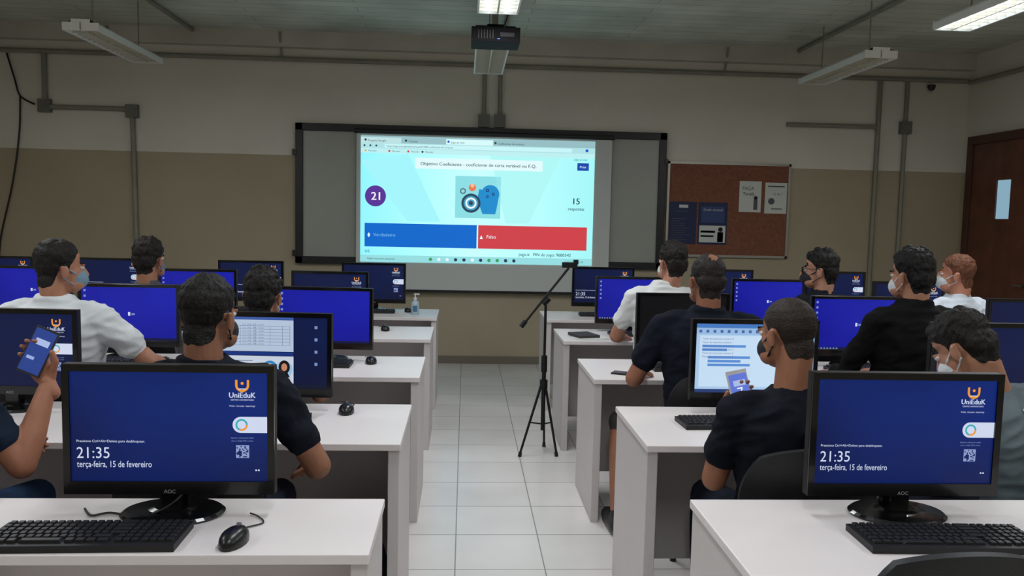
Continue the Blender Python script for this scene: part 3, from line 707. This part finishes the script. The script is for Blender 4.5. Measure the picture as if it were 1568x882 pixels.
def monitor(kind):
    b = B(); w, h, zc = .54, .343, .232
    zs = zc + .008; sw, sh = .252, .145
    b.lathe([(.125, 0), (.128, .006), (.12, .012), (.06, .017), (.045, .022)], BZ, (0, .01, 0), 36, 1.05, .8)
    b.box((0, .035, .09), (.07, .022, .15), BZ); b.box((0, .012, .045), (.05, .03, .06), BZ)
    yb, yf = .02, -.014
    b.box2(-w / 2, w / 2, yf + .006, yb, zc - h / 2, zc + h / 2, BK)
    b.box2(-w / 2, -sw, yf, yf + .008, zc - h / 2, zc + h / 2, BZ); b.box2(sw, w / 2, yf, yf + .008, zc - h / 2, zc + h / 2, BZ)
    b.box2(-sw, sw, yf, yf + .008, zs + sh, zc + h / 2, BZ); b.box2(-sw, sw, yf, yf + .008, zc - h / 2, zs - sh, BZ)
    b.box((0, .035, zc), (.36, .035, .2), BK); b.box((0, .03, zc - .02), (.44, .02, .26), BK)
    b.text('AOC', .014, 0, zc - h / 2 + .0035, yf - .0003, mat('silver_print', (170, 170, 175), .4), 'C')
    Y = yf + .0055
    def q(x0, x1, z0, z1, k, m): b.q(x0, x1, zs + z0, zs + z1, Y - .0004 * k, m)
    def tx(t, s, x, z, m, al='L', fit=None, bold=0): b.text(t, s, x, zs + z, Y - .001, m, al, fit, bold)
    if kind in ('lock', 'lockdim'):
        q(-sw, sw, -sh, sh, 0, LOCK if kind == 'lock' else LOCKD)
        tx('21:35', .042, -.237, -.084, tw, fit=.083); tx('terça-feira, 15 de fevereiro', .024, -.237, -.108, tw, fit=.19)
        tx('Pressione Ctrl+Alt+Delete para desbloquear.', .0095, -.237, -.042, tw)
        X = .187
        b.ring(X, zs + .112, .012, .018, Y - .0008, orr, 180, 360); 
        for sx in (-1, 1): q(X + sx * .015 - .003, X + sx * .015 + .003, .112, .126, 2, orr)
        b.disc(X, zs + .117, .004, Y - .001, orr, 12); 
        q(X - .01, X + .01, .101, .1035, 3, tw)
        tx('UniEduK', .02, X, .079, tw, 'C', fit=.068, bold=2); tx('CENTRO UNIVERSITARIO', .006, X, .071, tw, 'C', fit=.06); tx('Pinhão - Sorocaba - Itapetininga', .006, X, .055, tw, 'C', fit=.066)
        q(X - .004, sw, -.015, .028, 1, tw); b.disc(X - .004, zs + .0065, .0215, Y - .0004, tw)
        b.ring(X - .002, zs + .0065, .011, .016, Y - .001, teal, 0, 250); b.ring(X - .002, zs + .0065, .011, .016, Y - .001, orr, 250, 360)
        tx('Aponte a câmera do celular', .006, X, -.03, td, 'C', fit=.06); tx('para o código QR e acesse', .006, X, -.038, td, 'C', fit=.056)
        q(X - .017, X + .017, -.082, -.048, 1, E((140, 155, 200)))
        rr = random.Random(2)
        for i in range(9):
            for j in range(9):
                if rr.random() < .5: q(X - .0155 + i * .0034, X - .0121 + i * .0034, -.0805 + j * .0034, -.0771 + j * .0034, 2, E((20, 30, 90)))
        for x in (.222, .229): b.disc(x, zs - .115, .0025, Y - .001, tw, 8)
    elif kind == 'blue':
        q(-sw, sw, -sh, sh, 0, BLUE); q(-sw, sw, -sh, -sh + .013, 1, E((16, 20, 60)))
        q(-.006, .006, -.01, .01, 1, tw); q(.012, .03, -.006, .004, 1, td)
        for i in range(5): q(-.24, -.228, .12 - i * .03, .132 - i * .03, 1, td)
        for i in range(8): q(-.24 + i * .018, -.23 + i * .018, -sh + .003, -sh + .01, 2, td)
    elif kind == 'black':
        q(-sw, sw, -sh, sh, 0, E((5, 5, 8)))
    elif kind == 'web':
        q(-sw, sw, -sh, sh, 0, LOCKD); pw = E((176, 192, 214)); pt = E((96, 110, 150))
        q(-sw, .115, .005, sh - .012, 1, pw); q(-sw, .115, sh - .012, sh, 1, E((60, 90, 160)))
        q(-sw, .115, -.012, .003, 1, E((20, 50, 120))); q(-sw, .115, -.125, -.014, 1, E((196, 206, 220))); q(-sw, sw, -sh, -sh + .016, 1, E((14, 20, 44)))
        for i in range(7): q(-.24, .1, .03 + i * .013, .0312 + i * .013, 2, pt)
        for x in (-.1, -.04, .02, .07, .1): q(x, x + .0012, .03, .108, 2, pt)
        for i in range(7): tx('12.5  34,8   96%   lorem', .009, -.09, .033 + i * .013, pt)
        for i in range(5): q(-.24, -.05, -.035 - i * .016, -.032 - i * .016, 2, pt)
        b.disc(.02, zs - .062, .03, Y - .001, E((50, 130, 190))); b.disc(.02, zs - .055, .012, Y - .0014, E((220, 180, 150)))
        b.disc(.078, zs - .066, .034, Y - .001, E((150, 190, 225))); b.disc(.078, zs - .058, .023, Y - .0014, E((16, 14, 20)), rz=.028); b.disc(.078, zs - .058, .012, Y - .0018, E((190, 130, 100)), rz=.016)
        b.poly([(.055, Y - .0016, zs - .1), (.101, Y - .0016, zs - .1), (.09, Y - .0016, zs - .078), (.066, Y - .0016, zs - .078)], E((16, 14, 20)))
        for i in range(9): q(-.23 + i * .024, -.218 + i * .024, -sh + .004, -sh + .012, 2, E((150, 170, 200)))
        for i in range(4): q(.2, .212, .1 - i * .05, .112 - i * .05, 1, td)
    elif kind == 'doc':
        q(-sw, sw, -sh, sh, 0, E((168, 200, 232))); q(-sw, sw, sh - .018, sh, 1, E((70, 120, 190))); q(-sw, sw, sh - .045, sh - .018, 1, E((150, 185, 225)))
        q(-.235, .235, -.12, sh - .05, 1, E((196, 220, 242)))
        for i in range(6): tx('Texto do exercicio numero %d' % i, .011, -.225, .078 - i * .015, E((80, 100, 150)))
        for (a, c, z) in ((-.225, -.04, .045), (-.225, -.12, .03), (-.2, -.02, -.002), (-.2, -.06, -.018), (-.2, -.02, -.034)): q(a, c, z, z + .011, 2, E((90, 140, 210)))
        q(-sw, sw, -sh, -sh + .014, 1, E((40, 60, 110)))
        for i in range(16): q(-.24 + i * .03, -.228 + i * .03, sh - .038, sh - .026, 2, E((70, 100, 160)))
    return b
msrc = {}
MON = [(0, -.762, 'lock', 0), (0, -1.83, 'lock', 0), (0, 1.22, 'lock', 0), (0, 2.28, 'lock', 0),
       (1, -.80, 'web', -.05), (1, -1.80, 'lockdim', -.05), (1, 1.22, 'doc', 0), (1, 2.25, 'lockdim', 0),
       (2, -.77, 'blue', -.08), (2, -1.82, 'blue', 0), (2, -2.9, 'blue', 0), (2, 1.24, 'black', .05), (2, 2.25, 'blue', .0), (2, 3.3, 'lockdim', 0),
       (3, -.95, 'lockdim', 0), (3, -1.87, 'blue', 0), (3, -3.0, 'blue', 0), (3, 1.22, 'blue', 0), (3, 2.22, 'blue', 0), (3, 3.28, 'lockdim', 0),
       (4, -.77, 'lockdim', 0), (4, -1.8, 'lockdim', 0), (4, -2.95, 'lockdim', 0), (4, -3.85, 'lockdim', 0), (4, 1.2, 'lockdim', 0), (4, 2.25, 'lockdim', 0), (4, 3.26, 'lockdim', 0)]
for r, x, k, rz in MON:
    loc = (x, FAR[r] - .13, .75)
    if k not in msrc: msrc[k] = monitor(k).obj('computer_monitor', loc, rz, bevel=.0015)
    else: inst(msrc[k], 'computer_monitor', loc, rz)

# keyboards and mice
b = B(); KB = mat('keyboard_black', (20, 20, 22), .5); KC = mat('key_cap', (30, 30, 33), .45)
b.box((0, 0, .009), (.45, .155, .018), KB)
for j in range(6):
    z = .021; y = .062 - j * .0225; x = -.215
    row = [1] * 14 + [2] if j < 4 else [1.4] + [1] * 11 + [2.6]
    if j == 5: row = [1.3, 1.3, 1.3, 5.6, 1.3, 1.3, 1.3, 1.6]
    for wd in row:
        b.box((x + wd * .0095, y, z), (wd * .019 - .003, .018, .008), KC, taper=.85); x += wd * .019
    for k in range(3): b.box((.09 + k * .019, y, z), (.016, .018, .008), KC, taper=.85)
    for k in range(4): b.box((.152 + k * .019, y, z), (.016, .018, .008), KC, taper=.85)
kb0 = b.obj('keyboard', (-.90, 1.98, .75), .02, bevel=.001)
b = B(); MS = mat('mouse_black', (22, 22, 24), .3)
n = 16; vs = []; prof = [(1, 0), (1.02, .01), (.97, .02), (.8, .03), (.5, .036), (.05, .038)]
for k, (r, z) in enumerate(prof):
    for i in range(n):
        t = 2 * math.pi * i / n; vs.append((math.cos(t) * .031 * r, math.sin(t) * .055 * r, z))
b.add(vs, [(k * n + i, k * n + (i + 1) % n, (k + 1) * n + (i + 1) % n, (k + 1) * n + i) for k in range(5) for i in range(n)] + [tuple(range(5 * n, 6 * n))], MS)
b.cyl((-.004, .028, .034), (.004, .028, .034), .008, .008, mat('scroll_grey', (90, 90, 95), .4), 12)
b.path([(0, .053, .01), (-.01, .09, .004), (.02, .13, .004), (-.01, .17, .004), (-.04, .19, .004)], .002, CAB)
ms0 = b.obj('computer_mouse', (-.548, 1.96, .75), -.15, smooth=True)
inst(kb0, 'keyboard', (1.24, 1.96, .75), -.03)
for r, x in ((1, -.82), (1, 1.09), (1, 2.2), (2, -.82), (2, -1.8), (2, 1.25), (2, 2.25), (3, -.9), (3, -1.87), (3, 1.25), (3, 2.25), (3, 3.2), (4, -.8), (4, -1.85), (4, 1.2), (4, 2.25), (4, 3.2)):
    inst(kb0, 'keyboard', (x, FAR[r] - .31, .75), random.uniform(-.05, .05))
for r, x in ((1, -.47), (2, -.50), (3, -.55), (4, -.47), (1, 1.5), (3, 1.6), (4, 1.55), (2, -1.45)):
    inst(ms0, 'computer_mouse', (x, FAR[r] - .16 - .07 * (r > 1), .75), random.uniform(-.3, .3))
b = B(); b.path([(0, .03, 0), (-.02, -.06, -.05), (-.1, -.07, -.092), (-.2, -.04, -.094), (-.24, -.06, -.094), (-.28, -.01, -.094)], .003, CAB); b.obj('monitor_cable', (-.72, 2.19, .85), smooth=True)

# ------------------------------------------------------------ chairs
b = B(); CH = mat('black_chair_plastic', (20, 21, 24), .5, bump=.1); TB = mat('black_tube', (25, 25, 28), .35, .3)
def slab(fn, nu, nv, th, m):
    top = [fn(i / (nu - 1), j / (nv - 1)) for i in range(nu) for j in range(nv)]
    vs = []; fs = []
    for p, nrm in top: vs.append(Vector(p) + Vector(nrm) * th / 2)
    for p, nrm in top: vs.append(Vector(p) - Vector(nrm) * th / 2)
    N = nu * nv; I = lambda i, j: i * nv + j
    for i in range(nu - 1):
        for j in range(nv - 1):
            fs.append((I(i, j), I(i + 1, j), I(i + 1, j + 1), I(i, j + 1))); fs.append((N + I(i, j), N + I(i, j + 1), N + I(i + 1, j + 1), N + I(i + 1, j)))
    for i in range(nu - 1): fs.append((I(i, 0), N + I(i, 0), N + I(i + 1, 0), I(i + 1, 0))); fs.append((I(i, nv - 1), I(i + 1, nv - 1), N + I(i + 1, nv - 1), N + I(i, nv - 1)))
    for j in range(nv - 1): fs.append((I(0, j), I(0, j + 1), N + I(0, j + 1), N + I(0, j))); fs.append((I(nu - 1, j), N + I(nu - 1, j), N + I(nu - 1, j + 1), I(nu - 1, j + 1)))
    b.add(vs, fs, m)
def seatf(u, v):
    x = (u - .5) * 2; y = (v - .5) * 2
    k = math.sqrt(max(0, 1 - .28 * y * y))
    kk = math.sqrt(max(0, 1 - .2 * x * x))
    return ((x * .215 * k, y * .205 * kk, .428 - .012 * y * y * (y > 0) + .008 * x * x), (0, 0, 1))
slab(seatf, 13, 13, .035, CH)
def backf(u, v):
    x = (u - .5) * 2; z = (v - .5) * 2
    k = math.sqrt(max(0, 1 - .45 * z * z)); kk = math.sqrt(max(0, 1 - .4 * x * x))
    return ((x * .215 * k, -.215 + .045 * x * x - .02 * z, .715 + z * .165 * kk), (-.2 * x, 1, 0))
slab(backf, 15, 13, .024, CH)
for sx in (-1, 1):
    b.path([(sx * .17, -.2, .02), (sx * .17, -.17, .41), (sx * .17, .15, .415), (sx * .18, .2, .02)], .011, TB, smooth=5)
    b.path([(sx * .12, -.08, .41), (sx * .12, -.21, .43), (sx * .12, -.245, .55), (sx * .11, -.235, .72)], .011, TB, smooth=5)
for sy in (-.19, .19): b.cyl((-.17, sy * .85, .2), (.17, sy * .85, .2), .008, .008, TB, 8)
for sx in (-1, 1):
    for yy in (-.2, .2): b.cyl((sx * (.17 if yy < 0 else .18), yy, 0), (sx * (.17 if yy < 0 else .18), yy, .03), .015, .014, BK, 10)
chair0 = b.obj('student_chair', (1.08, 1.815, 0), .0, smooth=True)
for o, loc, yaw in seats:
    col.objects.link(o)
    inst(chair0, 'student_chair', (loc[0], loc[1], 0), math.radians(yaw))

# ------------------------------------------------------------ phones
def phone(wrist, d, n, tilt, case, kind=0, up=.085):
    b = B(); w, h, t = .074, .152, .009
    b.box((0, 0, 0), (w, t, h), case)
    y = -t / 2 - .0006
    b.q(-w / 2 + .004, w / 2 - .004, -h / 2 + (.014 if kind else .006), h / 2 - (.014 if kind else .006), y, E((44, 66, 138) if not kind else (96, 118, 212)))
    b.q(-.02, .024, .02, .04, y - .0004, E((170, 186, 228))); b.q(-.024, .0, -.03, -.02, y - .0004, E((150, 170, 220)))
    if kind: b.text('7', .05, 0, -.02, y - .0006, E((235, 238, 250)), 'C'); b.disc(0, -h / 2 + .007, .0045, y - .0003, mat('home_button', (200, 190, 185), .3), 14)
    b.cyl((w / 2 - .014, t / 2, h / 2 - .014), (w / 2 - .014, t / 2 + .002, h / 2 - .014), .006, .006, BK, 12)
    d = Vector(d).normalized(); n = Vector(n); n = (n - d * n.dot(d)).normalized()
    z = (Matrix.Rotation(tilt, 3, n) @ d); yv = -n; x = yv.cross(z)
    M = Matrix((x, yv, z)).transposed()
    o = b.obj('smartphone', Vector(wrist) + d * .085 + z * up + n * .022, bevel=.002); o.rotation_euler = M.to_euler(); return o
phone((-1.66 + .345, 2.55 + .09, .995), P2D, P2N, -.85, mat('phone_grey', (60, 60, 66), .3), 0, .03)
phone((1.07 + P6W[0], 2.58 + P6W[1], P6W[2]), P6D, P6N, .65, mat('phone_white', (225, 225, 228), .3), 1, .03)
b = B(); b.box((0, 0, .004), (.075, .15, .008), BK); b.box((0, 0, .0085), (.066, .135, .001), mat('dark_glass', (20, 24, 60), .1)); b.obj('smartphone', (.86, 4.2, .75), 1.1, bevel=.002)

# ------------------------------------------------------------ tripod stand
b = B(); c = Vector((.535, 5.3, 0))
TP = mat('tripod_black', (18, 18, 20), .4, .2)
b.cyl(c + Vector((0, 0, .16)), c + Vector((0, 0, .62)), .014, .014, TP); b.cyl(c + Vector((0, 0, .55)), c + Vector((0, 0, 1.02)), .009, .009, TP); b.cyl(c + Vector((0, 0, .55)), c + Vector((0, 0, .66)), .02, .02, TP)
b.cyl(c + Vector((0, 0, .44)), c + Vector((0, 0, .5)), .026, .026, TP)
for a in (205, 325, 80):
    d = Vector((math.cos(math.radians(a)), math.sin(math.radians(a)), 0)) * (.17 if a != 325 else .11)
    b.cyl(c + Vector((0, 0, .47)) + d * .1, c + d + Vector((0, 0, .012)), .009, .008, TP, 10); b.cyl(c + Vector((0, 0, .2)), c + d * .55 + Vector((0, 0, .22)), .005, .005, TP, 8)
    b.cyl(c + d + Vector((0, 0, 0)), c + d * .96 + Vector((0, 0, .03)), .013, .011, BK, 10)
b.cyl(c + Vector((-.02, 0, 1.0)), c + Vector((.02, 0, 1.04)), .022, .022, TP)
b.cyl(c + Vector((-.15, -.02, .86)), c + Vector((.145, 0, 1.24)), .008, .008, TP); b.cyl(c + Vector((-.16, -.02, .85)), c + Vector((-.13, -.02, .89)), .016, .016, TP)
b.box(c + Vector((.15, -.005, 1.26)), (.1, .03, .035), TP); b.box(c + Vector((.19, -.005, 1.28)), (.03, .035, .03), TP)
b.obj('camera_tripod', smooth=True)

# ------------------------------------------------------------ small items
def bottle(loc, tint):
    b = B(); g = mat('clear_plastic', tint, .15)
    b.lathe([(.03, 0), (.033, .004), (.033, .09), (.028, .105), (.013, .115), (.013, .125)], g)
    wh = mat('white_pump', (215, 215, 215), .4)
    b.cyl((0, 0, .12), (0, 0, .14), .014, .014, wh); b.cyl((0, 0, .14), (0, 0, .165), .005, .005, wh); b.box((.012, 0, .168), (.045, .014, .01), wh)
    b.box((0, -.0335, .05), (.035, .002, .05), mat('bottle_label', (70, 110, 150), .6))
    b.obj('hand_sanitizer_bottle', loc, smooth=True)
bottle((-.40, 6.72, .75), (170, 195, 205)); bottle((3.95, 5.7, .75), (80, 130, 190))
b = B()
for i in range(3): b.box((i * .01, i * .012, .001 + i * .0015), (.21, .25, .0012), PW, Matrix.Rotation(.2 * i - .2, 3, 'Z'))
b.box((-.02, .02, .014), (.15, .2, .018), mat('notebook_cover', (60, 54, 60), .6), Matrix.Rotation(.3, 3, 'Z'))
b.obj('notebook_papers', (.85, 5.54, .75))
o = bpy.data.objects.new('backpack', pkme); col.objects.link(o); o.location = (-.42, 3.05, 0)

# ------------------------------------------------------------ camera / world
wd = bpy.data.worlds.new('world'); wd.use_nodes = True; wd.node_tree.nodes['Background'].inputs[0].default_value = (.05, .055, .06, 1); scene.world = wd
cd = bpy.data.cameras.new('camera'); cam = bpy.data.objects.new('camera', cd); col.objects.link(cam)
cd.lens = 28.7; cd.sensor_width = 36; cd.clip_start = .05
cam.location = (0, 0, 1.55)
Rc = Matrix.Rotation(math.radians(-3.36), 4, 'Z') @ Matrix.Rotation(math.radians(90 - 4.82), 4, 'X') @ Matrix.Rotation(.022, 4, 'Z')
cam.rotation_euler = Rc.to_euler()
scene.camera = cam
